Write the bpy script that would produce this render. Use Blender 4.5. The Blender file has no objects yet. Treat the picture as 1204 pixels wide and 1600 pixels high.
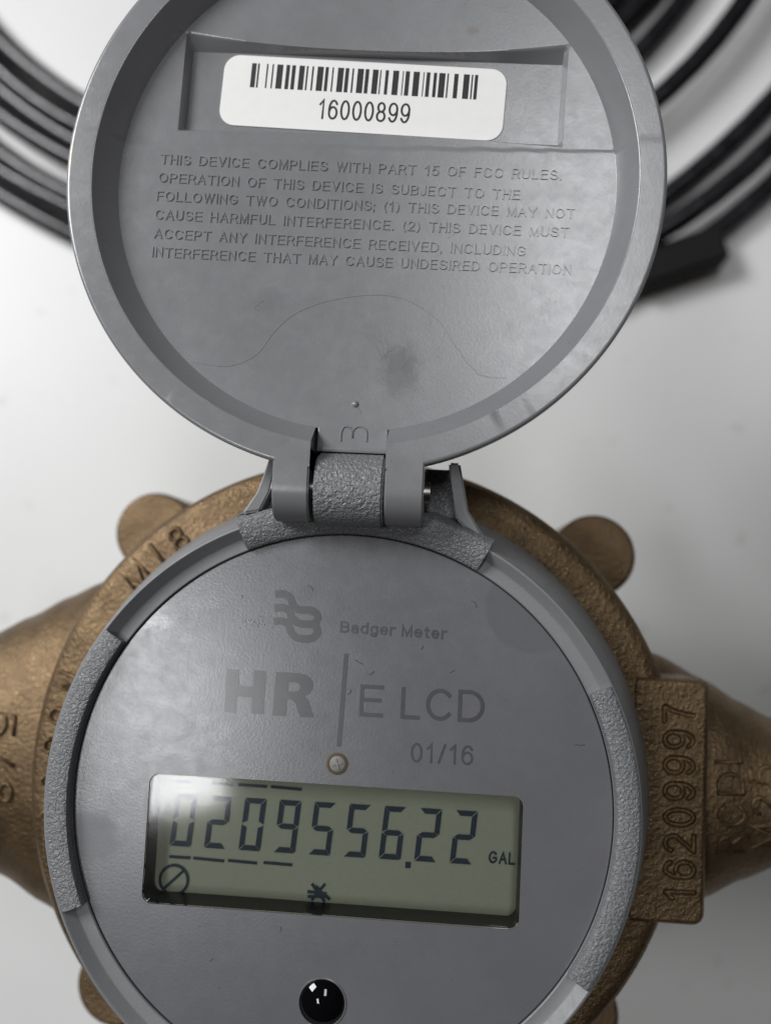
import bpy, bmesh, math, random
from mathutils import Vector, Matrix
random.seed(7)
sc = bpy.context.scene
S = 0.001            # everything below is written in millimetres
ZF = 115.0           # height of the register face above the table

# ------------------------------------------------------------------ camera
RW = Matrix(((0.996652, -0.043967, 0.068925),
             (0.049649, 0.995311, -0.083017),
             (-0.064952, 0.086161, 0.994162)))
CAM = Vector((14.509, 31.151, 141.915))          # relative to the centre of the register face
cam = bpy.data.cameras.new('camera'); co = bpy.data.objects.new('camera', cam)
sc.collection.objects.link(co); sc.camera = co
co.matrix_world = Matrix.Translation((CAM + Vector((0, 0, ZF))) * S) @ RW.to_4x4()
cam.sensor_fit = 'VERTICAL'; cam.sensor_height = 24; cam.lens = 22.5
cam.clip_start = 0.005; cam.clip_end = 50
cam.dof.use_dof = True; cam.dof.focus_distance = 0.139; cam.dof.aperture_fstop = 6.5

# ------------------------------------------------------------------ world and lamps
w = bpy.data.worlds.new('World'); sc.world = w; w.use_nodes = True
bg = w.node_tree.nodes['Background']; bg.inputs[0].default_value = (1, 0.87, 0.72, 1); bg.inputs[1].default_value = 0.012

def lamp(name, loc, aim, sx, sy, power, col=(0.97, 0.98, 1)):
    l = bpy.data.lights.new(name, 'AREA'); l.shape = 'RECTANGLE'; l.size = sx; l.size_y = sy
    l.energy = power; l.color = col
    o = bpy.data.objects.new(name, l); sc.collection.objects.link(o)
    o.location = loc
    o.rotation_euler = (Vector(aim) - Vector(loc)).to_track_quat('-Z', 'Y').to_euler()
    return o
lamp('ceiling_lamp', (-0.39, -0.12, 1.30), (-0.39, -0.12, 0), 0.15, 0.33, 2.5).rotation_euler.z = math.radians(14)
lamp('side_lamp', (-0.44, 0.31, 0.51), (0, 0.02, 0.1), 0.24, 0.24, 3.8, (0.98, 0.985, 1))
lamp('ceiling_lamp.001', (0.165, 0.56, 1.42), (0.165, 0.56, 0), 0.20, 0.52, 3.7)

sc.view_settings.view_transform = 'Standard'; sc.view_settings.look = 'None'
sc.view_settings.exposure = 0; sc.view_settings.gamma = 1
sc.render.engine = 'CYCLES'

# ------------------------------------------------------------------ helpers
def unp(px, py, z=0.0):
    """photo pixel -> point on the horizontal plane z mm above the register face"""
    d = RW @ Vector(((px - 602) / 1500, -(py - 800) / 1500, -1))
    t = (z - CAM.z) / d.z
    return CAM + d * t

def obj(name, bm, mats, parent=None, smooth=True, sharp=35):
    me = bpy.data.meshes.new(name)
    bmesh.ops.recalc_face_normals(bm, faces=bm.faces)
    for v in bm.verts: v.co = Vector((v.co.x, v.co.y, v.co.z + ZF)) * S
    bm.to_mesh(me); bm.free()
    for m in (mats if isinstance(mats, (list, tuple)) else [mats]): me.materials.append(m)
    if smooth:
        me.polygons.foreach_set('use_smooth', [True] * len(me.polygons))
        me.set_sharp_from_angle(angle=math.radians(sharp))
    o = bpy.data.objects.new(name, me); sc.collection.objects.link(o)
    if parent: o.parent = parent
    return o

def empty(name, label, cat):
    o = bpy.data.objects.new(name, None); sc.collection.objects.link(o)
    o.empty_display_size = 0.02; o['label'] = label; o['category'] = cat
    return o

def lathe(prof, n=256, a0=0, a1=360, bm=None, closed=False, cx=0, cy=0):
    bm = bm or bmesh.new()
    full = abs(a1 - a0) >= 360
    m = n if full else n + 1
    rows = []
    for i in range(m):
        a = math.radians(a0 + (a1 - a0) * i / n)
        rows.append([bm.verts.new((cx + r * math.cos(a), cy + r * math.sin(a), z)) for r, z in prof])
    k = len(prof)
    for i in range(n):
        A, B = rows[i], rows[(i + 1) % m]
        for j in range(k if closed else k - 1):
            bm.faces.new((A[j], B[j], B[(j + 1) % k], A[(j + 1) % k]))
    if not full and closed:
        bm.faces.new(rows[0]); bm.faces.new(rows[-1])
    return bm

def prism(pts, z0, z1, bm=None):
    bm = bm or bmesh.new()
    a = [bm.verts.new((x, y, z0)) for x, y in pts]; b = [bm.verts.new((x, y, z1)) for x, y in pts]
    n = len(pts)
    bm.faces.new(a); bm.faces.new(b)
    for i in range(n): bm.faces.new((a[i], a[(i + 1) % n], b[(i + 1) % n], b[i]))
    return bm

def bevel(bm, w, seg=2, ang=30):
    bmesh.ops.recalc_face_normals(bm, faces=bm.faces)
    es = [e for e in bm.edges if len(e.link_faces) == 2 and e.calc_face_angle(0) > math.radians(ang)]
    bmesh.ops.bevel(bm, geom=es, offset=w, segments=seg, affect='EDGES', clamp_overlap=True)
    return bm

def rrect(cx, cy, w, h, r, ang=0, n=8):
    out = []; ca, sa = math.cos(ang), math.sin(ang)
    for sx, sy, a in ((1, 1, 0), (-1, 1, 90), (-1, -1, 180), (1, -1, 270)):
        for i in range(n + 1):
            t = math.radians(a + 90 * i / n)
            x = sx * (w / 2 - r) + r * math.cos(t); y = sy * (h / 2 - r) + r * math.sin(t)
            out.append((cx + x * ca - y * sa, cy + x * sa + y * ca))
    return out

def ribbon(pts, wd, z0, z1, bm=None):
    L, R_ = [], []
    for i, p in enumerate(pts):
        a = Vector(pts[max(i - 1, 0)]); b = Vector(pts[min(i + 1, len(pts) - 1)])
        d = (b - a).normalized(); nrm = Vector((-d.y, d.x)) * wd / 2
        L.append(tuple(Vector(p) + nrm)); R_.append(tuple(Vector(p) - nrm))
    bm = bm or bmesh.new()
    n = len(pts)
    v = [[bm.verts.new((*q, z)) for q in row] for z in (z0, z1) for row in (L, R_)]
    for i in range(n - 1):
        bm.faces.new((v[2][i], v[3][i], v[3][i + 1], v[2][i + 1]))
        bm.faces.new((v[0][i], v[0][i + 1], v[1][i + 1], v[1][i]))
        bm.faces.new((v[0][i], v[2][i], v[2][i + 1], v[0][i + 1]))
        bm.faces.new((v[1][i], v[1][i + 1], v[3][i + 1], v[3][i]))
    for i in (0, n - 1): bm.faces.new((v[0][i], v[1][i], v[3][i], v[2][i]))
    return bm

def smooth_line(pts, k=6):
    out = []
    n = len(pts)
    for i in range(n - 1):
        p0, p1, p2, p3 = [Vector(pts[min(max(j, 0), n - 1)]) for j in (i - 1, i, i + 1, i + 2)]
        for s in range(k):
            t = s / k
            out.append(tuple(0.5 * ((2 * p1) + (p2 - p0) * t + (2 * p0 - 5 * p1 + 4 * p2 - p3) * t * t + (3 * p1 - p0 - 3 * p2 + p3) * t ** 3)))
    out.append(tuple(pts[-1]))
    return out

def tube(pts, r, seg=12, bm=None):
    bm = bm or bmesh.new(); rows = []
    for i, p in enumerate(pts):
        a = Vector(pts[max(i - 1, 0)]); b = Vector(pts[min(i + 1, len(pts) - 1)])
        d = (b - a).normalized(); u = d.cross(Vector((0, 0, 1))).normalized(); v = u.cross(d)
        rows.append([bm.verts.new(Vector(p) + (u * math.cos(2 * math.pi * k / seg) + v * math.sin(2 * math.pi * k / seg)) * r) for k in range(seg)])
    for A, B in zip(rows, rows[1:]):
        for k in range(seg): bm.faces.new((A[k], A[(k + 1) % seg], B[(k + 1) % seg], B[k]))
    bm.faces.new(rows[0]); bm.faces.new(rows[-1])
    return bm

def _e(cx, cy, rx, ry, a0, a1, n=None):
    n = n or max(4, int(abs(a1 - a0) / 15))
    return [(cx + rx * math.cos(math.radians(a0 + (a1 - a0) * i / n)), cy + ry * math.sin(math.radians(a0 + (a1 - a0) * i / n))) for i in range(n + 1)]
def _glyphs():
    o = lambda cx, cy, rx, ry: _e(cx, cy, rx, ry, 0, 360)
    G = {
     'A': (.64, [[(0, 0), (.32, 1), (.64, 0)], [(.12, .36), (.52, .36)]]),
     'B': (.58, [[(0, 0), (0, 1), (.32, 1)] + _e(.32, .76, .22, .24, 90, -90) + [(0, .52)], [(.32, .52)] + _e(.33, .26, .25, .26, 90, -90) + [(0, 0)]]),
     'C': (.68, [_e(.36, .5, .36, .5, 42, 318)]),
     'D': (.64, [[(0, 0), (0, 1), (.26, 1)] + _e(.26, .5, .38, .5, 90, -90) + [(0, 0)]]),
     'E': (.54, [[(.54, 1), (0, 1), (0, 0), (.55, 0)], [(0, .53), (.49, .53)]]),
     'F': (.5, [[(.5, 1), (0, 1), (0, 0)], [(0, .51), (.43, .51)]]),
     'G': (.70, [_e(.36, .5, .36, .5, 42, 318) + [(.68, .22), (.68, .46), (.4, .46)]]),
     'H': (.58, [[(0, 0), (0, 1)], [(.58, 0), (.58, 1)], [(0, .53), (.58, .53)]]),
     'I': (.0, [[(0, 0), (0, 1)]]),
     'J': (.40, [[(.40, 1), (.40, .25)] + _e(.2, .24, .2, .24, 0, -175)]),
     'L': (.48, [[(0, 1), (0, 0), (.48, 0)]]),
     'M': (.68, [[(0, 0), (0, 1), (.34, .05), (.68, 1), (.68, 0)]]),
     'N': (.58, [[(0, 0), (0, 1), (.58, 0), (.58, 1)]]),
     'O': (.72, [o(.36, .5, .36, .5)]),
     'P': (.56, [[(0, 0), (0, 1), (.32, 1)] + _e(.32, .73, .24, .27, 90, -90) + [(0, .46)]]),
     'R': (.60, [[(0, 0), (0, 1), (.34, 1)] + _e(.34, .74, .23, .26, 90, -90) + [(0, .48)], [(.30, .48), (.42, .38), (.62, 0)]]),
     'S': (.58, [_e(.29, .755, .26, .245, 20, 270) + _e(.3, .255, .29, .255, 90, -160)]),
     'T': (.60, [[(0, 1), (.6, 1)], [(.3, 1), (.3, 0)]]),
     'U': (.58, [[(0, 1), (0, .3)] + _e(.29, .3, .29, .3, 180, 360) + [(.58, 1)]]),
     'V': (.62, [[(0, 1), (.31, 0), (.62, 1)]]),
     'W': (.90, [[(0, 1), (.23, 0), (.45, 1), (.67, 0), (.90, 1)]]),
     'Y': (.62, [[(0, 1), (.31, .44), (.62, 1)], [(.31, .44), (.31, 0)]]),
     '0': (.5, [o(.25, .5, .25, .5)]),
     '1': (.36, [[(.04, .76), (.24, 1), (.24, 0)]]),
     '2': (.5, [_e(.25, .72, .24, .28, 165, -25) + [(0, 0), (.5, 0)]]),
     '5': (.5, [[(.46, 1), (.09, 1), (.03, .5)] + _e(.24, .32, .26, .33, 135, -155)]),
     '6': (.5, [o(.25, .32, .25, .32), _e(.27, .5, .27, .5, 185, 40)]),
     '7': (.5, [[(0, 1), (.5, 1), (.34, .66), (.2, 0)]]),
     '8': (.5, [o(.25, .755, .21, .245), o(.25, .26, .25, .26)]),
     '9': (.5, [o(.25, .68, .25, .32), _e(.23, .5, .27, .5, 5, -140)]),
     '.': (.0, [[(0, 0), (0, .02)]]), ',': (.0, [[(0, .02), (-.04, -.14)]]), ';': (.0, [[(0, .02), (-.04, -.14)], [(0, .58), (0, .60)]]),
     '(': (.2, [_e(.55, .4, .5, .75, 135, 225)]), ')': (.2, [_e(-.35, .4, .5, .75, 45, -45)]),
     '/': (.3, [[(0, 0), (.3, 1)]]),
     'a': (.44, [_e(.21, .5, .19, .22, 165, 0) + [(.40, .5), (.41, 0)], o(.19, .2, .19, .2)]),
     'd': (.46, [o(.23, .36, .23, .36), [(.46, 0), (.46, 1)]]),
     'e': (.48, [[(0, .37), (.47, .37)], _e(.24, .36, .24, .36, 4, 320)]),
     'g': (.46, [o(.23, .36, .23, .36), [(.46, .72), (.46, -.08)] + _e(.23, -.08, .23, .19, 0, -165)]),
     'r': (.28, [[(0, 0), (0, .72)], _e(.26, .40, .26, .32, 180, 80)]),
     't': (.26, [[(.12, .95), (.12, .12), (.18, .0), (.28, .0)], [(0, .72), (.27, .72)]])}
    return G
GL = _glyphs()
def strokes(body, p0, p1, h, wt, gap=0.2, space=0.45):
    """polylines (mm) of sans-serif lettering fitted between two baseline points; wt = stroke / cap height"""
    x = 0; raw = []
    for ch in body:
        if ch == ' ': x += space; continue
        wd, ls = GL[ch]
        for l in ls:
            l = [q for n_, q in enumerate(l) if n_ == 0 or math.hypot(q[0] - l[n_ - 1][0], q[1] - l[n_ - 1][1]) > 1e-3]
            raw.append([(x + a, b) for a, b in l])
        x += wd + gap + wt
    tot = x - gap - wt
    p0 = Vector(p0[:2]); p1 = Vector(p1[:2]); d = p1 - p0; L = d.length; d /= L; nn = Vector((-d.y, d.x))
    w_ = wt * h; kx = (L - w_) / tot if tot > 0.01 else 1
    out = []
    for l in raw:
        out.append([p0 + d * (w_ / 2 + a * kx) + nn * (w_ / 2 + b * (h - w_)) for a, b in l])
    return out, w_
def text_bm(body, p0, p1, h, z, thick=0.05, wt=0.13, hfun=None, gap=0.2, space=0.45, taper=0.0):
    ls, w_ = strokes(body, p0, p1, h, wt, gap, space)
    bm = bmesh.new()
    for k, l in enumerate(ls):
        if (l[0] - l[-1]).length < 1e-4: closed = True; l = l[:-1]
        else:
            closed = False
            l = l[:]; l[0] = l[0] + (l[0] - l[1]).normalized() * w_ / 2; l[-1] = l[-1] + (l[-1] - l[-2]).normalized() * w_ / 2
        n = len(l); rows = []
        dz = 0.0012 * (k % 4) if thick < 0.1 else 0.004 * (k % 4)
        for i, p in enumerate(l):
            a = l[i - 1] if (closed or i > 0) else None; b = l[(i + 1) % n] if (closed or i < n - 1) else None
            d1 = (p - a).normalized() if a is not None else (b - p).normalized(); d2 = (b - p).normalized() if b is not None else d1
            t = d1 + d2
            t = t.normalized() if t.length > 0.2 else d1
            m_ = Vector((-t.y, t.x)); c_ = max(0.45, m_.dot(Vector((-d1.y, d1.x)))); m_ = m_ / c_ * w_ / 2
            q1, q2 = p + m_, p - m_; u1, u2 = p + m_ * (1 - taper), p - m_ * (1 - taper)
            zz = hfun(p.x, p.y) if hfun else z
            rows.append([bm.verts.new((q1.x, q1.y, zz)), bm.verts.new((u1.x, u1.y, zz + thick + dz + 0.0006 * i)), bm.verts.new((u2.x, u2.y, zz + thick + dz + 0.0006 * i)), bm.verts.new((q2.x, q2.y, zz))])
        for i in range(n if closed else n - 1):
            A, B = rows[i], rows[(i + 1) % n]
            for j in range(4): bm.faces.new((A[j], B[j], B[(j + 1) % 4], A[(j + 1) % 4]))
        if not closed: bm.faces.new(rows[0]); bm.faces.new(rows[-1])
    return bm

def sstep(a, b, x):
    t = min(max((x - a) / (b - a), 0), 1); return t * t * (3 - 2 * t)

# ------------------------------------------------------------------ materials
def mat(name):
    m = bpy.data.materials.new(name); m.use_nodes = True
    nt = m.node_tree; p = nt.nodes['Principled BSDF']
    return m, nt, p
def N(nt, t, **kw):
    n = nt.nodes.new(t)
    for k, v in kw.items():
        if k in n.inputs: n.inputs[k].default_value = v
        else: setattr(n, k, v)
    return n
def noise(nt, scale, detail=4, rough=0.55, dist=0.0):
    tc = N(nt, 'ShaderNodeTexCoord'); n = N(nt, 'ShaderNodeTexNoise', Scale=scale, Detail=detail, Roughness=rough, Distortion=dist)
    nt.links.new(tc.outputs['Object'], n.inputs['Vector']); return n
def ramp(nt, src, stops):
    r = N(nt, 'ShaderNodeValToRGB'); e = r.color_ramp.elements
    while len(e) > 1: e.remove(e[-1])
    e[0].position, e[0].color = stops[0][0], (*stops[0][1], 1)
    for pos, c in stops[1:]:
        q = e.new(pos); q.color = (*c, 1)
    nt.links.new(src, r.inputs[0]); return r
def g(v): return (v, v, v)
def bump(nt, p, layers):
    prev = None
    for src, strength, dist in layers:
        b = N(nt, 'ShaderNodeBump', Strength=strength, Distance=dist)
        nt.links.new(src, b.inputs['Height'])
        if prev: nt.links.new(prev.outputs[0], b.inputs['Normal'])
        prev = b
    nt.links.new(prev.outputs[0], p.inputs['Normal'])
def mixc(nt, fac, a, b):
    m = N(nt, 'ShaderNodeMix', data_type='RGBA')
    for i, s in ((0, fac), (6, a), (7, b)):
        if hasattr(s, 'is_linked'): nt.links.new(s, m.inputs[i])
        elif i == 0: m.inputs[0].default_value = s
        else: m.inputs[i].default_value = (*s, 1)
    return m.outputs[2]
def spot(nt, cx, cy, rx, ry, soft=0.15, wob=0.0):
    """soft-edged oval patch in the object's own x/y (metres)"""
    tc = N(nt, 'ShaderNodeTexCoord'); mp = N(nt, 'ShaderNodeMapping', vector_type='POINT')
    mp.inputs['Location'].default_value = (-cx / rx, -cy / ry, 0); mp.inputs['Scale'].default_value = (1 / (rx * S), 1 / (ry * S), 0)
    nt.links.new(tc.outputs['Object'], mp.inputs['Vector'])
    ln = N(nt, 'ShaderNodeVectorMath', operation='LENGTH'); nt.links.new(mp.outputs[0], ln.inputs[0])
    src = ln.outputs['Value']
    if wob:
        n = noise(nt, 900, 3); ad = N(nt, 'ShaderNodeMath', operation='MULTIPLY_ADD'); ad.inputs[1].default_value = wob
        nt.links.new(n.outputs[0], ad.inputs[0]); nt.links.new(src, ad.inputs[2]); src = ad.outputs[0]
    mr = N(nt, 'ShaderNodeMapRange', interpolation_type='SMOOTHSTEP'); mr.inputs[1].default_value = 1 - soft; mr.inputs[2].default_value = 1 + soft
    mr.inputs[3].default_value = 1; mr.inputs[4].default_value = 0
    nt.links.new(src, mr.inputs[0]); return mr.outputs[0]
def fmath(nt, op, a, b):
    m = N(nt, 'ShaderNodeMath', operation=op)
    for i, s in ((0, a), (1, b)):
        if hasattr(s, 'is_linked'): nt.links.new(s, m.inputs[i])
        else: m.inputs[i].default_value = s
    return m.outputs[0]

def plastic(name, base, r0, r1, fine=0.06, grain=None, spots=(), rspots=()):
    m, nt, p = mat(name)
    big = noise(nt, 60, 5, 0.6); sm = noise(nt, 2600, 3)
    lo = tuple(c * 0.93 for c in base); hi = tuple(c * 1.07 for c in base)
    col = ramp(nt, big.outputs[0], [(0.3, lo), (0.7, hi)]).outputs[0]
    speck = noise(nt, 900, 2, 0.5)
    sp = ramp(nt, speck.outputs[0], [(0.74, g(0)), (0.78, g(1))]).outputs[0]
    col = mixc(nt, fmath(nt, 'MULTIPLY', sp, 0.35), col, tuple(c * 0.45 for c in base))
    for (cx, cy, rx, ry, soft, wob, c, amt) in spots:
        col = mixc(nt, fmath(nt, 'MULTIPLY', spot(nt, cx, cy, rx, ry, soft, wob), amt), col, c)
    nt.links.new(col, p.inputs['Base Color'])
    wear = noise(nt, 420, 6, 0.7, 0.4)
    rr = ramp(nt, wear.outputs[0], [(0.3, g(r0)), (0.7, g(r1))]).outputs[0]
    for (cx, cy, rx, ry, soft, wob, dr) in rspots:
        rr = fmath(nt, 'ADD', rr, fmath(nt, 'MULTIPLY', spot(nt, cx, cy, rx, ry, soft, wob), dr))
    nt.links.new(rr, p.inputs['Roughness'])
    lay = [(sm.outputs[0], fine, 0.0002)]
    if grain:
        gn = noise(nt, grain[0], 2, 0.45, 0.6)
        gg = ramp(nt, gn.outputs[0], [(0.36, g(0)), (0.62, g(1))])
        lay.insert(0, (gg.outputs[0], grain[1], grain[2]))
    bump(nt, p, lay)
    p.inputs['IOR'].default_value = 1.5; p.inputs['Specular IOR Level'].default_value = 0.85
    return m

def plain(name, base, rough, metal=0.0, spec=0.5, coat=0.0, var=0.09):
    m, nt, p = mat(name)
    n = noise(nt, 700, 4); c = ramp(nt, n.outputs[0], [(0.3, tuple(x * (1 - var) for x in base)), (0.7, tuple(min(1, x * (1 + var)) for x in base))])
    nt.links.new(c.outputs[0], p.inputs['Base Color'])
    p.inputs['Roughness'].default_value = rough; p.inputs['Metallic'].default_value = metal
    p.inputs['Specular IOR Level'].default_value = spec; p.inputs['Coat Weight'].default_value = coat
    return m

GREY = (0.185, 0.188, 0.194)
LX, LY, LZ = -0.7, 91.0, 9.0                    # centre of the open lid (rim top)
M_lid = plastic('grey_lid_plastic', (0.205, 0.207, 0.214), 0.21, 0.29, 0.05,
    spots=[(LX - 43.3, LY + 1.6, 0.9, 3.2, 0.5, 0.9, (0.42, 0.37, 0.27), 0.8),
           (14.5, LY + 21.8 + 2.3, 1.2, 0.9, 0.5, 0.6, (0.13, 0.10, 0.06), 0.5)],
    rspots=[(6, LY - 27.5, 4, 5.5, 0.4, 0.8, -0.12), (-14, LY - 18, 6, 2.5, 0.5, 1.0, -0.08)])
M_housing = plastic('grey_housing_plastic', GREY, 0.42, 0.58, 0.12)
M_text = plastic('grained_grey_plastic', GREY, 0.36, 0.48, 0.05, grain=(2300, 0.8, 0.00014))
M_knuckle = plastic('hammered_grey_plastic', (0.19, 0.193, 0.196), 0.34, 0.46, 0.05, grain=(1900, 0.8, 0.00018))
pa = unp(806, 965); pb = unp(150, 1310); pc = unp(200, 960)
M_face = plastic('grey_face_plastic', (0.140, 0.141, 0.150), 0.21, 0.28, 0.06,
    spots=[(unp(526, 1193).x, unp(526, 1193).y, 2.4, 2.2, 0.6, 0.9, (0.12, 0.10, 0.08), 0.7)],
    rspots=[(pa.x + 2.5, pa.y + 1.5, 7.0, 6.5, 0.06, 0.0, -0.10), (pb.x - 1.5, pb.y, 6.2, 5.0, 0.3, 0.5, 0.13), (pc.x, pc.y, 9, 5, 0.2, 0.8, -0.07)])
M_print = plain('dark_grey_print', (0.075, 0.075, 0.082), 0.25, spec=0.8)
M_blackgloss = plain('black_gloss_plastic', (0.006, 0.006, 0.007), 0.38)
M_lens = plain('black_lens', (0.003, 0.003, 0.004), 0.03)
M_ink = plain('black_ink', (0.012, 0.011, 0.013), 0.5)
M_label = plain('white_label', (0.86, 0.85, 0.83), 0.45, var=0.015)
M_seg = plain('lcd_segment', (0.036, 0.056, 0.078), 0.5, spec=0.2)
M_dirt = plain('brown_dirt', (0.10, 0.075, 0.05), 0.9)
M_plug = plain('grey_plug', (0.22, 0.21, 0.19), 0.6)

m, nt, p = mat('lcd_panel'); M_lcd = m
n1 = noise(nt, 1800, 2); n2 = noise(nt, 60, 3)
c = mixc(nt, 0.35, ramp(nt, n1.outputs[0], [(0.3, (0.36, 0.385, 0.275)), (0.7, (0.40, 0.425, 0.31))]).outputs[0],
         ramp(nt, n2.outputs[0], [(0.3, (0.35, 0.375, 0.265)), (0.7, (0.41, 0.435, 0.32))]).outputs[0])
nt.links.new(c, p.inputs['Base Color']); p.inputs['Roughness'].default_value = 0.5

m, nt, p = mat('window_glass'); M_glass = m
nt.nodes.remove(p); out = nt.nodes['Material Output']
tr = N(nt, 'ShaderNodeBsdfTransparent'); gl = N(nt, 'ShaderNodeBsdfGlossy', Roughness=0.07)
fr = N(nt, 'ShaderNodeFresnel', IOR=1.45); mx = N(nt, 'ShaderNodeMixShader')
nt.links.new(fr.outputs[0], mx.inputs[0]); nt.links.new(tr.outputs[0], mx.inputs[1]); nt.links.new(gl.outputs[0], mx.inputs[2])
nt.links.new(mx.outputs[0], out.inputs['Surface'])

m, nt, p = mat('cast_bronze'); M_bronze = m
n1 = noise(nt, 55, 6, 0.65); n2 = noise(nt, 1350, 3, 0.6); n3 = noise(nt, 2600, 3, 0.6); n4 = noise(nt, 240, 3, 0.5)
c1 = ramp(nt, n1.outputs[0], [(0.28, (0.125, 0.083, 0.045)), (0.72, (0.235, 0.160, 0.088))]).outputs[0]
c2 = ramp(nt, n4.outputs[0], [(0.34, (0.11, 0.073, 0.040)), (0.66, (0.24, 0.163, 0.090))]).outputs[0]
nt.links.new(mixc(nt, 0.4, c1, c2), p.inputs['Base Color'])
p.inputs['Metallic'].default_value = 0.78
nt.links.new(ramp(nt, n3.outputs[0], [(0.36, g(0.55)), (0.55, g(0.42)), (0.68, g(0.24))]).outputs[0], p.inputs['Roughness'])
bump(nt, p, [(n4.outputs[0], 0.2, 0.0006), (n2.outputs[0], 0.62, 0.0004), (n3.outputs[0], 0.6, 0.0002)])

m, nt, p = mat('white_tabletop'); M_table = m
n1 = noise(nt, 9, 5, 0.6); n2 = noise(nt, 130, 3, 0.5)
c = ramp(nt, n1.outputs[0], [(0.3, (0.74, 0.74, 0.725)), (0.7, (0.80, 0.80, 0.785))]).outputs[0]
s = ramp(nt, n2.outputs[0], [(0.66, g(0)), (0.76, g(1))]).outputs[0]
c = mixc(nt, fmath(nt, 'MULTIPLY', s, 0.4), c, (0.45, 0.44, 0.42))
nt.links.new(c, p.inputs['Base Color']); p.inputs['Roughness'].default_value = 0.42
bump(nt, p, [(noise(nt, 500, 3).outputs[0], 0.08, 0.0005)])

m, nt, p = mat('black_cable_jacket'); M_cable = m
n1 = noise(nt, 300, 4); nt.links.new(ramp(nt, n1.outputs[0], [(0.3, (0.008, 0.008, 0.010)), (0.7, (0.016, 0.015, 0.018))]).outputs[0], p.inputs['Base Color'])
nt.links.new(ramp(nt, n1.outputs[0], [(0.3, g(0.15)), (0.7, g(0.27))]).outputs[0], p.inputs['Roughness'])

# ------------------------------------------------------------------ table
bm = prism([(-900, -700), (900, -700), (900, 1000), (-900, 1000)], -ZF - 28, -ZF)
t = obj('tabletop', bm, M_table, smooth=False); t['kind'] = 'structure'
t['label'] = 'white laminate tabletop under the water meter'; t['category'] = 'table'

# ------------------------------------------------------------------ water meter
meter = empty('water_meter', 'bronze water meter with open grey lid and digital display', 'water meter')

# --- bronze body
prof = [(0, -15.5), (40, -15.5), (50.6, -15.5), (52.2, -15.8), (53.0, -16.6), (53.2, -17.8), (53.0, -22), (52.2, -26), (52, -44), (50, -60), (46.5, -74), (46, -106), (48, -108), (48, -ZF)]
body = obj('bronze_body', lathe(prof + [(0, -ZF)], 200), M_bronze, meter, sharp=50)
for sx, sy in ((-41, 40.2), (40.6, 39.6), (-42, -42), (40, -41)):
    b = lathe([(0, -35), (6.5, -35), (6.8, -35.0), (7.0, -35.03), (7.3, -35.2), (7.45, -35.5), (7.5, -36), (7.5, -36.6), (7.5, -62), (0, -62)], 48, cx=sx, cy=sy)
    obj('bolt_boss', b, M_bronze, body, sharp=50)

PZ = -33.0
def pr_right(x):   # half width (y) and half height (z) of the right spud
    pts = [(44, 25.5, 13), (52, 22.5, 13), (60, 18.6, 13), (66, 15.2, 12.4), (71.5, 12.6, 12.2), (80, 12, 12), (112, 12, 12)]
    return interp(pts, x)
def pr_left(x):
    pts = [(42, 34, 14), (49, 30.5, 14), (55, 27.5, 14), (62, 23.5, 13.6), (69, 19.8, 13), (78, 15, 12.6), (86, 12.4, 12.2), (112, 12, 12)]
    return interp(pts, x)
def interp(pts, x):
    x = min(max(x, pts[0][0]), pts[-1][0])
    for a, b in zip(pts, pts[1:]):
        if x <= b[0]:
            t = (x - a[0]) / (b[0] - a[0]); t = t * t * (3 - 2 * t) * 0.35 + t * 0.65
            return a[1] + (b[1] - a[1]) * t, a[2] + (b[2] - a[2]) * t
def spud(sign, fn, x0):
    bm = bmesh.new(); rows = []; n = 72
    xs = [x0 + (112 - x0) * i / 60 for i in range(61)]
    for i, x in enumerate(xs):
        ry, rz = fn(x)
        if x > 90: k = 0.6 * math.sin((x - 90) * 2 * math.pi / 2.2); ry += k; rz += k
        rows.append([bm.verts.new((sign * x, ry * math.cos(2 * math.pi * k / n), PZ + rz * math.sin(2 * math.pi * k / n))) for k in range(n)])
    for A, B in zip(rows, rows[1:]):
        for k in range(n): bm.faces.new((A[k], A[(k + 1) % n], B[(k + 1) % n], B[k]))
    bm.faces.new(rows[0]); bm.faces.new(rows[-1]); return bm
obj('pipe_spud', spud(1, pr_right, 44), M_bronze, body, sharp=60)
obj('pipe_spud', spud(-1, pr_left, 42), M_bronze, body, sharp=60)
def z_right(x, y):
    ry, rz = pr_right(x); return PZ + rz * math.sqrt(max(0.05, 1 - (y / ry) ** 2)) - 0.25
def z_left(x, y):
    ry, rz = pr_left(-x); return PZ + rz * math.sqrt(max(0.05, 1 - (y / ry) ** 2)) - 0.25

# serial number plate with stamped digits (cut through a thin top layer)
plate_pts = rrect(47.95, 0.75, 16.9, 37.9, 1.9)
bm = prism(plate_pts, -45, -16.0)
obj('serial_plate', bm, M_bronze, body)
import numpy as np
ls, w_ = strokes('16209997', unp(1087, 1410, -15), unp(1085, 1102, -15), 5.0, 0.12, 0.24)
gx = np.arange(45.0, 56.6, 0.13); gy = np.arange(-18.4, 19.95, 0.13); X, Y = np.meshgrid(gx, gy); D = np.full(X.shape, 9.0)
for l in ls:
    for a, b in zip(l, l[1:]):
        dx, dy = b.x - a.x, b.y - a.y; q = dx * dx + dy * dy + 1e-9
        t = np.clip(((X - a.x) * dx + (Y - a.y) * dy) / q, 0, 1)
        D = np.minimum(D, np.hypot(X - a.x - t * dx, Y - a.y - t * dy))
rng = np.random.default_rng(3)
Hh = -14.85 - 0.6 * np.clip((0.42 - D) / 0.28, 0, 1) + 0.04 * np.exp(-((D - 0.55) / 0.14) ** 2)
qx = np.abs(X - 47.95) - (8.55 - 2.0); qy = np.abs(Y - 0.75) - (19.05 - 2.0)     # rounded outline of the plate
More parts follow.
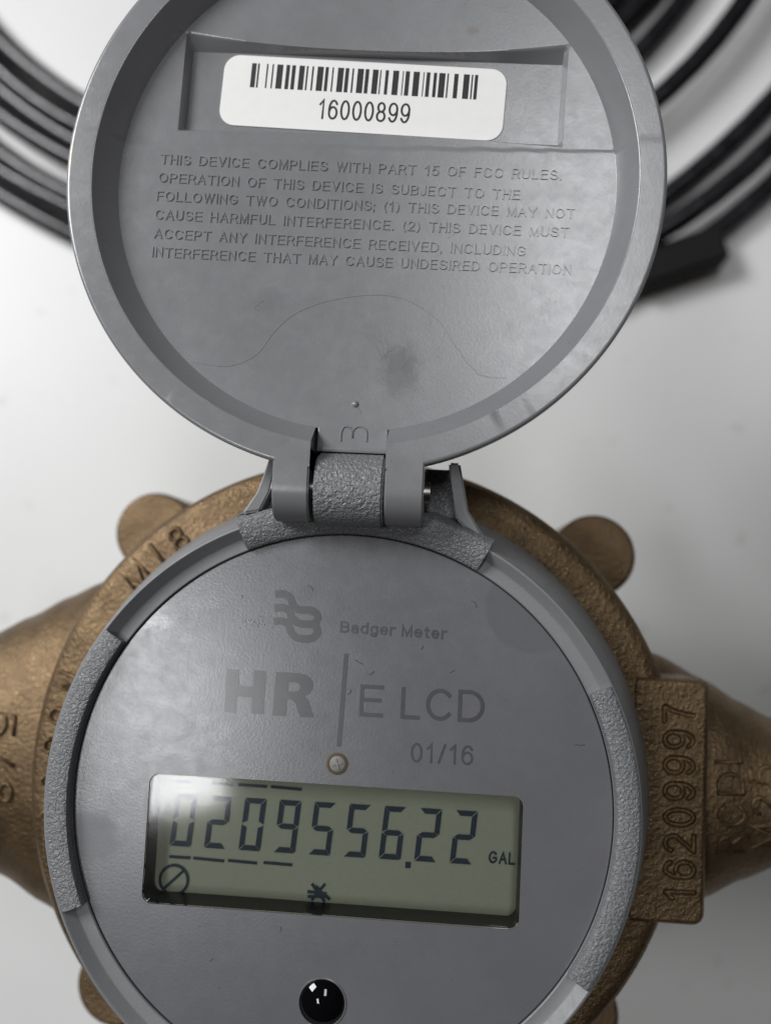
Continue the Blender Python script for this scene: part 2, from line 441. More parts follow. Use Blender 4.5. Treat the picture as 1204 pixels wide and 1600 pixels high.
ex = 2.0 - np.hypot(np.maximum(qx, 0), np.maximum(qy, 0)) - np.minimum(np.maximum(qx, qy), 0)
Hh -= 1.5 * (1 - np.sqrt(np.clip(1 - np.clip(1 - ex / 1.0, 0, 1) ** 2, 0, 1)))
Hh = np.where(ex < 0.02, -16.6, Hh)
bm = bmesh.new(); V = [[bm.verts.new((X[r, c], Y[r, c], Hh[r, c])) for c in range(X.shape[1])] for r in range(X.shape[0])]
for r in range(X.shape[0] - 1):
    for c in range(X.shape[1] - 1):
        if ex[r:r + 2, c:c + 2].max() > -0.1: bm.faces.new((V[r][c], V[r][c + 1], V[r + 1][c + 1], V[r + 1][c]))
for v_ in [v_ for v_ in bm.verts if not v_.link_faces]: bm.verts.remove(v_)
obj('stamped_serial_number', bm, M_bronze, body, sharp=180)

# raised casting marks
def cast(body_txt, p0, p1, h, fn, wt=0.17):
    bm = text_bm(body_txt, p0, p1, h, 0, 0.75, wt, fn, 0.22, taper=0.6)
    obj('cast_lettering', bm, M_bronze, body, sharp=180)
cast('RCDL', unp(1166, 1338, -21), unp(1160, 1165, -21), 4.8, z_right)
cast('M25', unp(1222, 1330, -21), unp(1215, 1195, -21), 5.0, z_right)
cast('5/8', unp(-12, 1108, -21), unp(-18, 1255, -21), 5.2, z_left)
for ch, px, py in (('M', 212, 900), ('I', 247, 868), ('8', 278, 842), ('N', 95, 1062), ('9', 84, 1118), ('S', 78, 1166), ('0', 74, 1222), ('C', 78, 1276)):
    c = unp(px, py, -15); a = math.atan2(c.y, c.x); rad = 48.4
    u = Vector((math.cos(a), math.sin(a))); tng = Vector((u.y, -u.x)); hw = {'M': 2.1, 'I': 0.45}.get(ch, 1.6)
    base = u * (rad - 1.7)
    cast(ch, base - tng * hw, base + tng * hw, 4.7, lambda x, y: -15.65, 0.19)

# --- register housing
prof = [(39.45, -4), (39.45, 0.15), (39.6, 0.3), (41.2, 0.35), (41.5, 0.5), (42.5, 1.8), (42.75, 1.95), (43.0, 1.9), (43.2, 1.6), (45.2, -6), (46.7, -11.6), (46.9, -12.4), (46.9, -16), (39.45, -16)]
housing = obj('register_housing', lathe(prof, 300, closed=True), M_housing, meter, sharp=40)
for a0, a1 in ((-32, 27), (146.5, 204), (62, 113), (238, 302)):
    pr = [(39.5, -0.5), (39.52, 1.75), (39.7, 2.1), (40.1, 2.25), (42.4, 2.25), (42.75, 2.1), (43.0, 1.7), (43.25, 1.2), (43.3, -0.5)]
    if a0 == 62: pr = [(39.5, -0.5), (39.5, 1.0), (39.9, 1.4), (42.0, 2.3), (43.6, 2.4), (44.3, 1.8), (45.2, -3)]
    b = lathe(pr, 60, a0, a1, closed=True)
    obj('grained_pad', bevel(b, 0.12, 2, 60), M_text, housing, sharp=40)
# hinge base and side wings on the housing
base_pts = [(-18.5, 38.9 + 2.5), (-14, 45.5), (-13, 50), (14.5, 50), (15.5, 46), (19.5, 40.2), (12, 42.5), (0, 43.6), (-12, 42.5)]
bm = prism(base_pts, -14, -2.2)
obj('hinge_base', bevel(bm, 0.4, 2), M_text, housing)
for s, pts in ((-1, [(-16.6, 41.6), (-14.4, 45.0), (-12.9, 50.4), (-11.6, 50.4), (-12.6, 45.0), (-13.8, 42.2)]),
               (1, [(19.6, 39.4), (16.9, 43.6), (15.4, 50.6), (13.7, 50.6), (14.6, 45.5), (15.2, 42.2), (16.6, 41.0)])):
    bm = prism(pts, -12, 2.2)
    for v in bm.verts:
        if v.co.z > 0: v.co.z = 2.0 - 0.25 * max(0, 44 - v.co.y) * 0.6 - 0.12 * max(0, v.co.y - 46)
    obj('hinge_wing', bevel(bm, 0.3, 2), M_housing, housing)
HX0, HX1 = -5.1, 4.75; HY, HZ = 45.6, 3.9
# centre knuckle: barrel with a foot
bm = bmesh.new(); pr = []
for i in range(41):
    a = math.radians(-150 + 300 * i / 40) + math.pi / 2
    pr.append((HY + 5.3 * math.cos(a), HZ + 5.05 * math.sin(a)))
pr = [(HY + 3.5, -6)] + [q for q in pr[::-1]] + [(HY - 3.5, -6)]
A = [bm.verts.new((HX0, y, z)) for y, z in pr]; B = [bm.verts.new((HX1, y, z)) for y, z in pr]
bm.faces.new(A); bm.faces.new(B)
for i in range(len(pr)): j = (i + 1) % len(pr); bm.faces.new((A[i], A[j], B[j], B[i]))
obj('hinge_knuckle', bevel(bm, 0.35, 3, 50), M_knuckle, housing)
b = bmesh.new()
bmesh.ops.create_cone(b, cap_ends=True, segments=32, radius1=1.6, radius2=1.6, depth=23, matrix=Matrix.Translation((-0.2, HY, HZ)) @ Matrix.Rotation(math.pi / 2, 4, 'Y'))
obj('hinge_pin', b, plain('steel_pin', (0.35, 0.34, 0.32), 0.35, 1.0), housing)

# --- face plate with the display window cut out
WX, WY, WW, WH = -0.8, -6.48, 54.7, 18.65
hole = rrect(WX, WY, WW, WH, 1.5)
bm = bmesh.new()
n = 300
oc = [bm.verts.new((39.18 * math.cos(2 * math.pi * i / n), 39.18 * math.sin(2 * math.pi * i / n), 0)) for i in range(n)]
hv = [bm.verts.new((x, y, 0)) for x, y in hole]
ed = [bm.edges.new((oc[i], oc[(i + 1) % n])) for i in range(n)] + [bm.edges.new((hv[i], hv[(i + 1) % len(hv)])) for i in range(len(hv))]
bmesh.ops.triangle_fill(bm, use_beauty=True, use_dissolve=False, edges=ed)
o2 = [bm.verts.new((v.co.x / 39.18 * 39.3, v.co.y / 39.18 * 39.3, -0.12)) for v in oc]
o3 = [bm.verts.new((v.co.x / 39.18 * 39.44, v.co.y / 39.18 * 39.44, -0.75)) for v in oc]
for i in range(n):
    j = (i + 1) % n
    bm.faces.new((oc[i], oc[j], o2[j], o2[i])); bm.faces.new((o2[i], o2[j], o3[j], o3[i]))
h2 = [bm.verts.new((x, y, -0.9)) for x, y in hole]
for i in range(len(hv)): j = (i + 1) % len(hv); bm.faces.new((hv[i], hv[j], h2[j], h2[i]))
face = obj('face_plate', bm, M_face, meter, sharp=30)

# print on the face
PT = 0.04
def fprint(name, body_txt, a, b, hpx, wt=0.13, gap=0.2, space=0.45):
    return obj(name, text_bm(body_txt, unp(*a), unp(*b), hpx / 10.6, 0.004, PT, wt, gap=gap, space=space), M_print, face, smooth=False)
fprint('printed_maker_name', 'Badger Meter', (530.6, 988), (697, 999), 18, 0.175, 0.13, 0.36)
def poly_fill(outer, holes, z0, z1):
    bm = bmesh.new(); ed = []
    for lp in [outer] + holes:
        vv = [bm.verts.new((x, y, z1)) for x, y in lp]
        ed += [bm.edges.new((vv[k], vv[(k + 1) % len(vv)])) for k in range(len(vv))]
    bmesh.ops.triangle_fill(bm, use_beauty=True, use_dissolve=False, edges=ed)
    r = bmesh.ops.extrude_face_region(bm, geom=bm.faces[:])
    for v in r['geom']:
        if isinstance(v, bmesh.types.BMVert): v.co.z = z0
    return bm
def hp(pts): return [tuple(unp(330 + x / 2.408, 900 + y / 2.408).xy) for x, y in pts]
obj('printed_model_letters', poly_fill(hp([(58, 350), (106, 352), (103, 413), (157, 416), (160, 355), (207, 357), (197, 520), (150, 517), (153, 456), (97, 453), (93, 515), (48, 512)]), [], 0.004, PT), M_print, face, smooth=False)
obj('printed_model_letters', poly_fill(hp([(243, 361), (325, 365), (352, 370), (372, 382), (383, 400), (382, 424), (371, 441), (352, 452), (366, 468), (386, 532), (333, 530), (316, 478), (300, 464), (285, 463), (281, 527), (230, 524)]),
    [hp([(291, 398), (318, 400), (330, 405), (335, 414), (332, 426), (322, 433), (310, 435), (288, 434)])], 0.004, PT), M_print, face, smooth=False)
fprint('printed_model_letters', 'E', (560.5, 1119), (597, 1121), 49, 0.125)
fprint('printed_model_letters', 'L', (625, 1123), (655, 1124.6), 49, 0.125)
fprint('printed_model_letters', 'C', (664, 1125), (706, 1127), 49, 0.125)
fprint('printed_model_letters', 'D', (714, 1127.4), (755.7, 1129.6), 49, 0.125)
fprint('printed_date', '01/16', (640.6, 1190.7), (738.2, 1195.7), 30, 0.115, 0.17)
obj('printed_bar', ribbon([unp(541, 1021.3).xy, unp(529.3, 1166.6).xy], 0.68, 0.004, PT), M_print, face, smooth=False)
def lg(pts): return smooth_line([unp(330 + x / 2.408, 900 + y / 2.408).xy for x, y in pts], 6)
for k, pts in enumerate(([(241, 70), (272, 67), (296, 80), (307, 108), (330, 126), (375, 129), (398, 146), (396, 170), (378, 182)],
                         [(238, 121), (268, 119), (292, 130), (304, 158), (328, 177), (360, 181), (381, 181)],
                         [(234, 172), (262, 169), (288, 180), (301, 212), (322, 232), (370, 236), (395, 220), (397, 196), (379, 181)])):
    obj('printed_emblem_stripe', ribbon(lg(pts), 1.12, 0.004, PT + 0.004 * k), M_print, face, smooth=False)
# plug, lens
q = unp(527, 1193.5)
plug = obj('vent_plug', lathe([(0, 0.25), (0.9, 0.25), (1.15, 0.12), (1.2, -0.5), (0, -0.5)], 32, cx=q.x, cy=q.y), M_plug, face)
obj('dirt_ring', lathe([(1.18, 0.003), (1.22, 0.09), (1.45, 0.08), (1.6, 0.003)], 32, cx=q.x, cy=q.y), M_dirt, face)
bm = bmesh.new()
for a in (0.3, 1.87):
    ribbon([(q.x - 0.75 * math.cos(a), q.y - 0.75 * math.sin(a)), (q.x + 0.75 * math.cos(a), q.y + 0.75 * math.sin(a))], 0.22, 0.24, 0.36 + 0.02 * a, bm)
obj('plug_cross', bm, M_plug, face)
q = unp(503, 1567)
bm = lathe([(0, 1.35), (0.6, 1.31), (1.2, 1.19), (1.8, 0.98), (2.3, 0.74), (2.7, 0.5), (3.0, 0.28), (3.25, 0.05), (3.3, -0.4), (0, -0.4)], 64, cx=q.x, cy=q.y)
obj('optical_port_lens', bm, M_lens, face, sharp=60)
bm = lathe([(3.28, -0.2), (3.28, 0.10), (3.38, 0.14), (3.5, 0.1), (3.52, -0.2)], 64, cx=q.x, cy=q.y)
obj('lens_rim', bm, M_face, face)
# stray fibres and grit lying on the face
bm = bmesh.new()
for px, py, L, a in ((485, 918, 6, 2.2), (741, 943, 7, 2.0), (560, 1036, 8, -0.7), (706, 1050, 5, 0.2), (581, 1052, 5, 0.4), (546, 1082, 5, 0.9), (984, 1122, 6, -0.3), (659, 1012, 3, 1), (378, 933, 3, 1), (905, 1165, 8, -0.2), (330, 1500, 4, 0.5), (438, 1452, 4, 1.2)):
    c = unp(px, py); L /= 10.7
    ln = smooth_line([(c.x - L * math.cos(a), c.y - L * math.sin(a)), (c.x + 0.1, c.y + 0.08), (c.x + L * math.cos(a + 0.5), c.y + L * math.sin(a + 0.5))], 4)
    tube([(x, y, 0.06) for x, y in ln], 0.025 + random.random() * 0.03, 6, bm)
for i in range(60):
    c = unp(random.gauss(400, 18), random.gauss(973, 5)); r = random.uniform(0.03, 0.075)
    bmesh.ops.create_icosphere(bm, subdivisions=1, radius=r, matrix=Matrix.Translation((c.x, c.y, 0.03)))
d = obj('grit', bm, M_dirt, face); d['kind'] = 'stuff'

# --- display
disp = obj('display', prism(rrect(WX, WY, WW + 3, WH + 3, 1), -7.4, -6.2), M_lcd, meter, smooth=False)
bm = bmesh.new(); rr = rrect(WX, WY, WW - 0.06, WH - 0.06, 1.47); r2 = rrect(WX, WY, WW + 3, WH + 3, 2)
a = [bm.verts.new((x, y, -0.9)) for x, y in rr]; b = [bm.verts.new((x, y, -6.1)) for x, y in rr]
c = [bm.verts.new((x, y, -6.1)) for x, y in r2]; d = [bm.verts.new((x, y, -0.9)) for x, y in r2]
for i in range(len(a)):
    j = (i + 1) % len(a)
    for P, Q in ((a, b), (b, c), (c, d), (d, a)): bm.faces.new((P[i], P[j], Q[j], Q[i]))
obj('window_wall', bm, M_blackgloss, disp)
obj('window_pane', bevel(prism(rrect(WX, WY, WW - 0.1, WH - 0.1, 1.45), -0.85, -0.12), 0.08, 1), M_glass, disp)
ZL = -6.0            # the segments lie in the liquid crystal layer just above the reflector
def seg(pts, bm): return prism(pts, ZL, ZL + 0.06, bm)
SEG = {'0': 'abcdef', '2': 'abged', '5': 'afgcd', '6': 'afgedc', '9': 'abcdfg'}
DW, DH, TH = 3.3, 7.8, 0.78
SL = 0.075
d0 = unp(264.7, 1321, ZL); d8 = unp(702, 1348.5, ZL)
def digit(ch, ox, oy):
    bm = bmesh.new(); gp = 0.10
    def P(x, y): return (ox + x + SL * y, oy + y)
    H = DH / 2
    S_ = {'a': [(gp, DH), (DW - gp, DH), (DW - TH - gp * .2, DH - TH), (TH + gp * .2, DH - TH)],
          'd': [(gp, 0), (TH + gp * .2, TH), (DW - TH - gp * .2, TH), (DW - gp, 0)],
          'g': [(gp * 2, H), (TH, H + TH / 2), (DW - TH, H + TH / 2), (DW - gp * 2, H), (DW - TH, H - TH / 2), (TH, H - TH / 2)],
          'f': [(0, DH - gp), (TH, DH - TH - gp * 1.2), (TH, H + TH / 2 + gp), (0, H + gp)],
          'b': [(DW, DH - gp), (DW, H + gp), (DW - TH, H + TH / 2 + gp), (DW - TH, DH - TH - gp * 1.2)],
          'e': [(0, gp), (0, H - gp), (TH, H - TH / 2 - gp), (TH, TH + gp * 1.2)],
          'c': [(DW, gp), (DW - TH, TH + gp * 1.2), (DW - TH, H - TH / 2 - gp), (DW, H - gp)]}
    for s in SEG[ch]: seg([P(*p) for p in S_[s]], bm)
    return obj('display_digit', bm, M_seg, disp, smooth=False)
for i, ch in enumerate('020955622'):
    q = d0.lerp(d8, i / 8); digit(ch, q.x, q.y)
def lcdpx(x, y): return unp(200 + x / 1.824, 1170 + y / 1.824, ZL).xy
for (x0, y0, x1, y1) in ((118, 307, 178, 311), (186, 311, 274, 320), (285, 318, 368, 326), (386, 324, 468, 331), (140, 92, 185, 95), (240, 98, 300, 103), (314, 102, 396, 108), (407, 108, 494, 116)):
    obj('display_bar', ribbon([lcdpx(x0, y0), lcdpx(x1, y1)], 0.42, ZL, ZL + 0.06), M_seg, disp, smooth=False)
q = lcdpx(797, 331); obj('display_decimal_point', prism(rrect(q.x, q.y, 0.8, 0.9, 0.1), ZL, ZL + 0.06), M_seg, disp, smooth=False)
q = lcdpx(131, 373)
bm = lathe([(1.95, ZL), (1.95, ZL + 0.12), (2.35, ZL + 0.12), (2.35, ZL)], 48, closed=True, cx=q.x, cy=q.y)
ribbon([(q.x - 1.4, q.y - 1.35), (q.x + 1.35, q.y + 1.4)], 0.42, ZL, ZL + 0.10, bm)
obj('display_symbol', bm, M_seg, disp, smooth=False)
q = lcdpx(541, 409); bm = bmesh.new()
for k, (x0, y0, x1, y1) in enumerate(((-1.5, -0.7, 1.5, -0.5), (-1.0, 1.2, 1.1, -1.3), (1.0, 1.3, -0.9, -1.2), (-1.6, 0.0, 1.3, -0.1), (0.2, 0.2, 1.9, -0.9), (-0.5, 0.9, 0.4, 0.3))):
    ribbon([(q.x + x0, q.y + y0), (q.x + x1, q.y + y1)], 0.42, ZL, ZL + 0.08 + 0.012 * k, bm)
obj('display_symbol', bm, M_seg, disp, smooth=False)
obj('display_unit', text_bm('GAL', lcdpx(1026, 325), lcdpx(1101, 331), 1.75, ZL, 0.12, 0.15), M_seg, disp, smooth=False)

# --- open lid: one turned and pressed dish
RO, RI, RD = 43.4, 39.55, 36.9
SAG = 0.35; DFL = -5.75; PADL = 0.0
hump = [unp(x, y, 3.8) for x, y in ((180, 545), (330, 573), (372, 572), (405, 555), (430, 522), (465, 492), (520, 472), (590, 464), (640, 474), (685, 505), (712, 545), (735, 575), (770, 593), (900, 590), (960, 588))]
hump = smooth_line([(v.x - LX, v.y - LY) for v in hump], 5)
def yhump(x):
    for a, b in zip(hump, hump[1:]):
        if a[0] <= x <= b[0]: return a[1] + (b[1] - a[1]) * (x - a[0]) / max(1e-6, b[0] - a[0])
    return hump[0][1] if x < hump[0][0] else hump[-1][1]
ptl, ptr, pbr, pbl = [unp(x, y, 4.6) for x, y in ((290, 49), (886, 70), (878, 233), (284, 207))]
pc = (ptl + ptr + pbr + pbl) / 4; pang = math.atan2(ptr.y - ptl.y, ptr.x - ptl.x)
pcx, pcy = pc.x - LX, pc.y - LY; pw = (ptr - ptl).length / 2; ph = (ptl - pbl).length / 2
SX0, SX1 = -5.75 - LX, 4.95 - LX
def bowl(x, y):
    r2 = (x * x + y * y) / (RD * RD); return -4.0 - SAG * (1 - r2)
YSTEP = unp(900, 240, 4).y - LY
WL, WR, WB = 0.9, 0.75, 1.2
FT = ph - 2.45                      # top line of the pocket floor (pocket frame)
def smin(a, b, k=0.14):
    h_ = max(k - abs(a - b), 0) / k; return min(a, b) - h_ * h_ * k * 0.25
def hlid(x, y):
    h = bowl(x, y)
    h += PADL * sstep(0.14, -0.14, y - yhump(x))
    h += 0.07 * sstep(0.1, -0.1, y - YSTEP)
    dx, dy = x - pcx, y - pcy
    u = dx * math.cos(pang) + dy * math.sin(pang); v = -dx * math.sin(pang) + dy * math.cos(pang)
    wt = 0.42 + 2.05 * (abs(u) / pw) ** 2.2; wb = 0.3 + 0.9 * (abs(u) / pw) ** 2
    fb = -ph + WB
    dl, dr, dt, db = u + pw, pw - u, FT + wt - v, v - fb + wb
    if min(dl, dr, dt, db) > -0.3:
        k = DFL + max(0, 2.0 * (1 - dl / WL), 2.0 * (1 - dr / WR), 1.9 * (1 - dt / wt), 1.8 * (1 - db / wb))
        h = smin(h, k, 0.06)
    return h
LIDCUT = unp(550, 706, 5.5).y
bm = bmesh.new()
# dish: grid lined up with the pocket, stitched to a true circle
def gl_(lim, step, marks):
    a = [-lim + step * i for i in range(int(2 * lim / step) + 1)]
    ex = []
    for m_ in marks: ex += [m_ - 0.07, m_, m_ + 0.07]
    return sorted([q for q in a if all(abs(q - e_) > step * 0.45 for e_ in ex)] + ex)
ca, sa = math.cos(pang), math.sin(pang)
us = gl_(41, 0.3, [-pw, -pw + WL, pw - WR, pw]); vs = gl_(62, 0.3, [-ph, -ph + WB, FT, FT + 2.47])
def vwarp(u, v):                     # rows of the grid follow the bowed edges of the pocket
    k = min(abs(u) / pw, 1); wt = 0.42 + 2.05 * k ** 2.2; wb = 0.3 + 0.9 * k ** 2
    if FT <= v <= FT + 2.47: return FT + (v - FT) * wt / 2.47
    if FT + 2.47 < v < FT + 7: return FT + 7 - (FT + 7 - v) * (7 - wt) / (7 - 2.47)
    fb = -ph + WB
    if fb - WB <= v <= fb: return fb - (fb - v) * wb / WB
    if fb - 5 < v < fb - WB: return fb - 5 + (v - fb + 5) * (5 - wb) / (5 - WB)
    return v
grid = {}
RG = RD - 0.3
for iu, u in enumerate(us):
    for iv, v in enumerate(vs):
        v = vwarp(u, v); x = pcx + u * ca - v * sa; y = pcy + u * sa + v * ca
        if x * x + y * y < RG * RG: grid[(iu, iv)] = bm.verts.new((x, y, hlid(x, y)))
for (iu, iv), a in list(grid.items()):
    q = [grid.get((iu + 1, iv)), grid.get((iu + 1, iv + 1)), grid.get((iu, iv + 1))]
    if all(q): bm.faces.new((a, *q))
for v_ in [v_ for v_ in bm.verts if not v_.link_faces]: bm.verts.remove(v_)
edge_in = [e_ for e_ in bm.edges if len(e_.link_faces) == 1]
NC = 720
circ = [bm.verts.new((RD * math.cos(2 * math.pi * i / NC), RD * math.sin(2 * math.pi * i / NC), 0)) for i in range(NC)]
for v_ in circ: v_.co.z = hlid(v_.co.x, v_.co.y)
ce = [bm.edges.new((circ[i], circ[(i + 1) % NC])) for i in range(NC)]
bmesh.ops.triangle_fill(bm, use_beauty=True, use_dissolve=False, edges=edge_in + ce)
# wall, rim and outside, open where the hinge tongue passes
prof = [(RD, None), (RD + 0.05, -3.93), (RI - 0.12, -0.14), (RI - 0.03, -0.04), (RI + 0.1, 0.0), (RI + 0.22, 0.0), (RO - 0.6, 0.0), (RO - 0.45, 0.0), (RO - 0.2, -0.07), (RO - 0.06, -0.22), (RO, -0.45), (RO - 0.1, -2.5), (RO - 2.2, -11.5)]
rows = []; NB = 520
for r, z in prof:
    t0 = math.atan2(-math.sqrt(r * r - SX1 * SX1), SX1); t1 = math.atan2(-math.sqrt(r * r - SX0 * SX0), SX0) + 2 * math.pi
    row = []
    for i in range(NB + 1):
        a = t0 + (t1 - t0) * i / NB; x, y = r * math.cos(a), r * math.sin(a)
        pad = PADL if y < yhump(x) else 0
        zz = (hlid(x, y) - 0.02) if z is None else z
        if z is not None and z < -1 and r < RI: zz = z + pad * 0.8
        if z is not None and abs(z) <= 0.5 and abs(y - YSTEP) < 40: zz = z + 0.05 * (sstep(0.1, -0.1, y - YSTEP))
        row.append(bm.verts.new((x, y, zz)))
    rows.append(row)
for A, B in zip(rows, rows[1:]):
    for i in range(NB): bm.faces.new((A[i], A[i + 1], B[i + 1], B[i]))
for c_ in (0, NB):                   # cheeks of the slot
    top = [row[c_] for row in rows]; low = [bm.verts.new((v_.co.x, v_.co.y, -11.5)) for v_ in top[:-1]] + [top[-1]]
    for i in range(len(top) - 1):
        if top[i + 1] is low[i + 1]: bm.faces.new((top[i], top[i + 1], low[i]))
        else: bm.faces.new((top[i], top[i + 1], low[i + 1], low[i]))
# domed back
lathe([(RO - 2.2, -11.5), (RO - 3.5, -12.6), (30, -13.6), (12, -14.2), (0.01, -14.3)], 200, bm=bm)
for v_ in bm.verts: v_.co += Vector((LX, LY, LZ))
lid = obj('lid', bm, M_lid, meter, sharp=38)

# hinge tongue: flat strip running out of the dish through the slot
def ltongue(y): return -4.0 - SAG * (1 - min(1, (y / RD) ** 2)) + 0.02 + 0.05 * sstep(-32, -36, y)
bm = bmesh.new(); ys = [-30.9 + (LIDCUT - LY + 30.9) * i / 24 for i in range(25)]
tw0, tw1 = SX0 + 0.35, SX1 - 0.12
top = [[bm.verts.new((x, y, ltongue(y) - (0.12 if k in (0, 5) else 0) - (0.15 if y == ys[-1] else 0) - (0.12 if y == ys[0] else 0))) for k, x in enumerate((tw0, tw0 + 0.12, tw0 + 0.3, tw1 - 0.3, tw1 - 0.12, tw1))] for y in ys]
low = [[bm.verts.new((v_.co.x, v_.co.y, -11)) for v_ in (r_[0], r_[-1])] for r_ in top]
for A, B in zip(top, top[1:]):
    for i in range(5): bm.faces.new((A[i], A[i + 1], B[i + 1], B[i]))
for A, B, a, b in zip(top, top[1:], low, low[1:]):
    bm.faces.new((A[0], B[0], b[0], a[0])); bm.faces.new((A[-1], B[-1], b[1], a[1])); bm.faces.new((a[0], b[0], b[1], a[1]))
bm.faces.new(top[-1] + low[-1][::-1]); bm.faces.new(top[0] + low[0][::-1])
for v_ in bm.verts: v_.co += Vector((LX, LY, LZ))
obj('hinge_tongue', bm, M_lid, lid, sharp=50)

# hinge arms of the lid
for x0, x1 in ((-10.95, -5.75), (4.95, 10.45)):
    pr = [(HY + 5.5, LZ - 11), (HY + 5.5, LZ + 0.02)] ; R_ = 5.0
    pr += [(HY + R_ * math.cos(math.radians(a)), LZ + 0.02 - R_ + R_ * math.sin(math.radians(a))) for a in range(90, 271, 8)]
    bm = bmesh.new(); A = [bm.verts.new((x0, y, z)) for y, z in pr]; B = [bm.verts.new((x1, y, z)) for y, z in pr]
    bm.faces.new(A); bm.faces.new(B)
    for i in range(len(pr)): j = (i + 1) % len(pr); bm.faces.new((A[i], A[j], B[j], B[i]))
    obj('hinge_arm', bevel(bm, 0.25, 3, 60), M_lid, lid)

# regulation lettering, raised out of the dish
def hl(x, y): return LZ + hlid(x - LX, y - LY) - 0.12
for txt, a, b in (('THIS DEVICE COMPLIES WITH PART 15 OF FCC RULES.', (259, 269), (872.6, 294)),
                  ('OPERATION OF THIS DEVICE IS SUBJECT TO THE', (256, 297), (809, 324)),
                  ('FOLLOWING TWO CONDITIONS; (1) THIS DEVICE MAY NOT', (253, 325.5), (893, 353.5)),
                  ('CAUSE HARMFUL INTERFERENCE. (2) THIS DEVICE MUST', (250.5, 354), (884, 382)),
                  ('ACCEPT ANY INTERFERENCE RECEIVED, INCLUDING', (249, 383), (818, 410.5)),
                  ('INTERFERENCE THAT MAY CAUSE UNDESIRED OPERATION', (246, 411.5), (887.5, 439.5))):
    zz = 2.2
    bm = text_bm(txt, unp(*a, zz), unp(*b, zz), 1.55, 0, 0.27, 0.15, hl, 0.17, 0.62, taper=0.45)
    obj('raised_lettering', bm, M_lid, lid)

# small moulded marks on the hinge tongue
def on_lid(px, py, z=5.2): return unp(px, py, z)
def ridge(name, pts, r, dz=0.0, k=5):
    ln = smooth_line([tuple(on_lid(*q).xy) for q in pts], k)
    return obj(name, tube([(x, y, LZ + ltongue(y - LY) + dz) for x, y in ln], r, 10), M_lid, lid)
ridge('moulded_mark', [(532, 689), (532.5, 676), (537, 667), (545, 667), (550, 674), (550, 684)], 0.17)
ridge('moulded_mark', [(550, 684), (550.5, 674), (557, 667), (566, 667), (572, 674), (572, 690)], 0.17)
for a, b in (((537, 626), (547, 630)), ((566, 619), (559, 627)), ((564, 645), (558, 636))): ridge('moulded_mark', [a, b], 0.09, -0.02, 2)
q = on_lid(554.8, 631); bm = bmesh.new()
bmesh.ops.create_icosphere(bm, subdivisions=3, radius=0.55, matrix=Matrix.Translation((q.x, q.y, LZ + ltongue(q.y - LY) - 0.15)))
obj('moulded_mark', bm, M_lid, lid)

# fine witness line round the hinge pad, and scratches
def dish_line(name, pts, r, k=3, lift=0.0):
    ln = [(x, y, LZ + hlid(x - LX, y - LY) + lift) for x, y in pts]
    return obj(name, tube(ln, r, 6), M_lid, lid)
hpts = [(x + LX, y + LY) for x, y in hump if math.hypot(x, y) < RD - 0.2]
dish_line('witness_line', hpts, 0.1, lift=-0.04)
for pts in ([(592, 531), (599, 544), (596, 560), (611, 549), (606, 571), (615, 584)], [(601, 528), (606, 541), (603, 552)], [(588, 541), (594, 556)], [(694, 520), (688, 537)], [(412, 470), (398, 482), (405, 486)], [(642, 556), (628, 577)],
            [(775, 475), (781, 483)], [(470, 478), (455, 470)], [(860, 560), (868, 548)], [(700, 372), (712, 364)]):
    ln = smooth_line([tuple(unp(x, y, 4.7).xy) for x, y in pts], 4)
    dish_line('scratch', ln, 0.035, lift=0.0)

# bar code label in the pocket
ZP = LZ + DFL
tl, tr_, br, bl = [unp(x, y, ZP + 0.2) for x, y in ((370, 86.6), (765, 108.4), (762, 217), (370, 196))]
lc = (tl + tr_ + br + bl) / 4; lang = math.atan2(tr_.y - tl.y, tr_.x - tl.x)
lw = (unp(791, 163, ZP) - unp(350, 142, ZP)).length; lh = (tl - bl).length
label = obj('paper_label', prism(rrect(lc.x, lc.y, lw, lh, 2.4, lang), ZP + 0.01, ZP + 0.16), M_label, lid, smooth=False)
bars = [(135, 157), (160, 170), (197, 206), (220, 229), (240, 268), (278, 296), (302, 320), (332, 357), (362, 372), (385, 395), (407, 435), (440, 456), (468, 477), (491, 518), (522, 540), (550, 560), (572, 600), (604, 622), (634, 660), (664, 672), (686, 702), (717, 744), (756, 763), (768, 788), (800, 828), (840, 847), (853, 871), (882, 898), (904, 932), (937, 946), (965, 985), (1003, 1030), (1035, 1044), (1048, 1064)]
b0, b1 = unp(391.6, 117.3, ZP + .17), unp(745.8, 136.4, ZP + .17)
bd = (b1 - b0).xy; bd = bd / (1064 - 135); bnn = Vector((-bd.y, bd.x)).normalized() * 1.92
bm = bmesh.new()
for s0, s1 in bars:
    a = b0.xy + bd * (s0 + 1.5 - 135); b = b0.xy + bd * (s1 - 1.5 - 135)
    prism([tuple(a - bnn), tuple(b - bnn), tuple(b + bnn), tuple(a + bnn)], ZP + 0.162, ZP + 0.185, bm)
obj('printed_bar_code', bm, M_ink, lid, smooth=False)
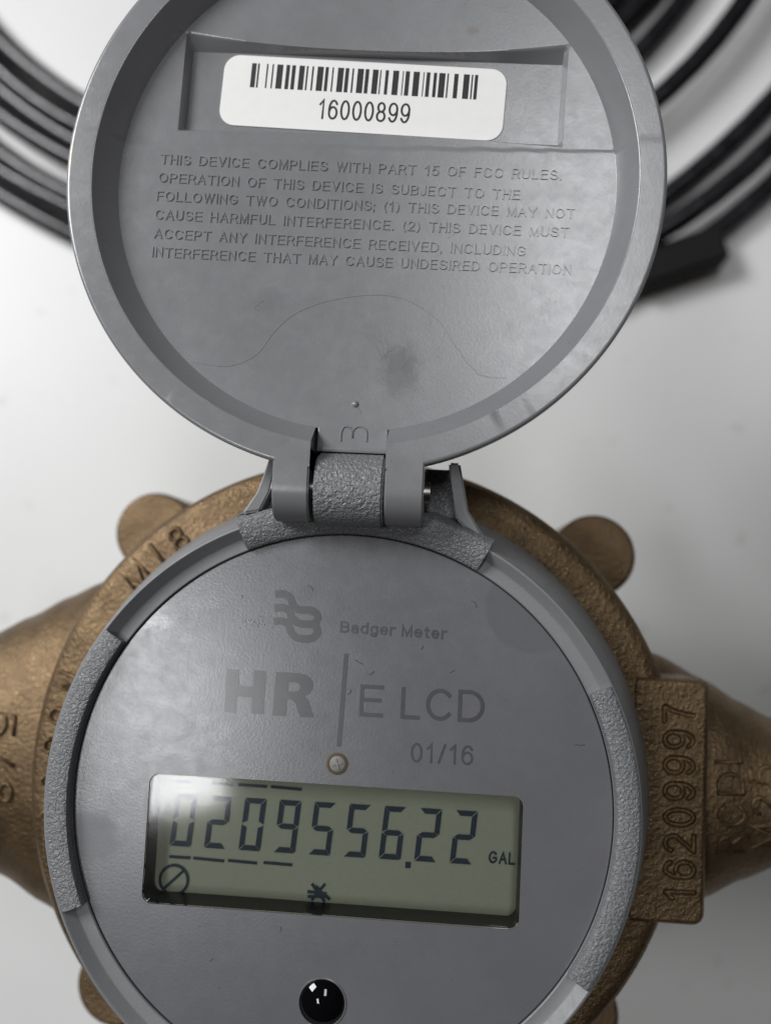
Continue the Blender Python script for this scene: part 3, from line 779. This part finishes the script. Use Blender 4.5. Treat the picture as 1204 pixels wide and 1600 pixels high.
obj('printed_number', text_bm('16000899', unp(496, 186.5, ZP), unp(639, 194, ZP), 3.15, ZP + 0.164, 0.022, 0.10, gap=0.19), M_ink, lid, smooth=False)

# ------------------------------------------------------------------ cable coil behind the meter
coil = empty('cable_coil', 'black cable coiled on the tabletop behind the open lid', 'cable')
cc = unp(487, -372, -ZF)
RL = [(unp(60, y, -ZF + 4) - cc).xy.length for y in (118, 150, 188, 228, 268, 306, 344)]
RR = [(unp(x, y, -ZF + 4) - cc).xy.length for x, y in ((945, 15), (972, 42), (1000, 70), (1100, 88), (1105, 262), (1120, 305), (1135, 345))]
ZS = [3.0, 4.5, 3.0, 8.2, 3.0, 7.6, 3.0]
pts = []; turns = len(RL)
for k in range(turns):
    for i in range(96):
        t = i / 96; a = math.radians(90 + 360 * t)          # start at the far side, run left, near, right
        def rad(kk):
            l, r = RL[kk], RR[kk]; s = sstep(0.43, 0.565, t)
            return l + (r - l) * s
        r1 = rad(k); r2 = rad(min(k + 1, turns - 1))
        u = sstep(0.86, 1.0, t); l2 = RL[min(k + 1, turns - 1)]
        r = r1 + (l2 - r1) * u if t > 0.86 else r1
        r += 0.9 * math.sin(a * 3 + k * 1.9) + 0.5 * math.sin(a * 7 + k * 4.1) + (1.6 * math.sin(a * 2 + 1.0) if k == 5 else 0)
        z = ZS[k] + (ZS[min(k + 1, turns - 1)] - ZS[k]) * u + 0.3 * math.sin(a * 5 + k)
        pts.append((cc.x + r * math.cos(a), cc.y + r * math.sin(a), -ZF + z))
obj('cable', tube(pts, 2.9, 16), M_cable, coil)
q0, q1 = unp(1128, 382, -ZF + 5), unp(1000, 425, -ZF + 5)
dd = (q1 - q0).xy.normalized(); nn = Vector((-dd.y, dd.x))
ln = [tuple(q0.xy + dd * s * 26 + nn * t * 5) for s, t in ((0, 1), (1, 1), (1, -1), (0, -1))]
obj('end_connector', bevel(prism(ln, -ZF, -ZF + 8.5), 1.2, 3), plain('matt_black_rubber', (0.008, 0.008, 0.009), 0.6, spec=0.25), coil)
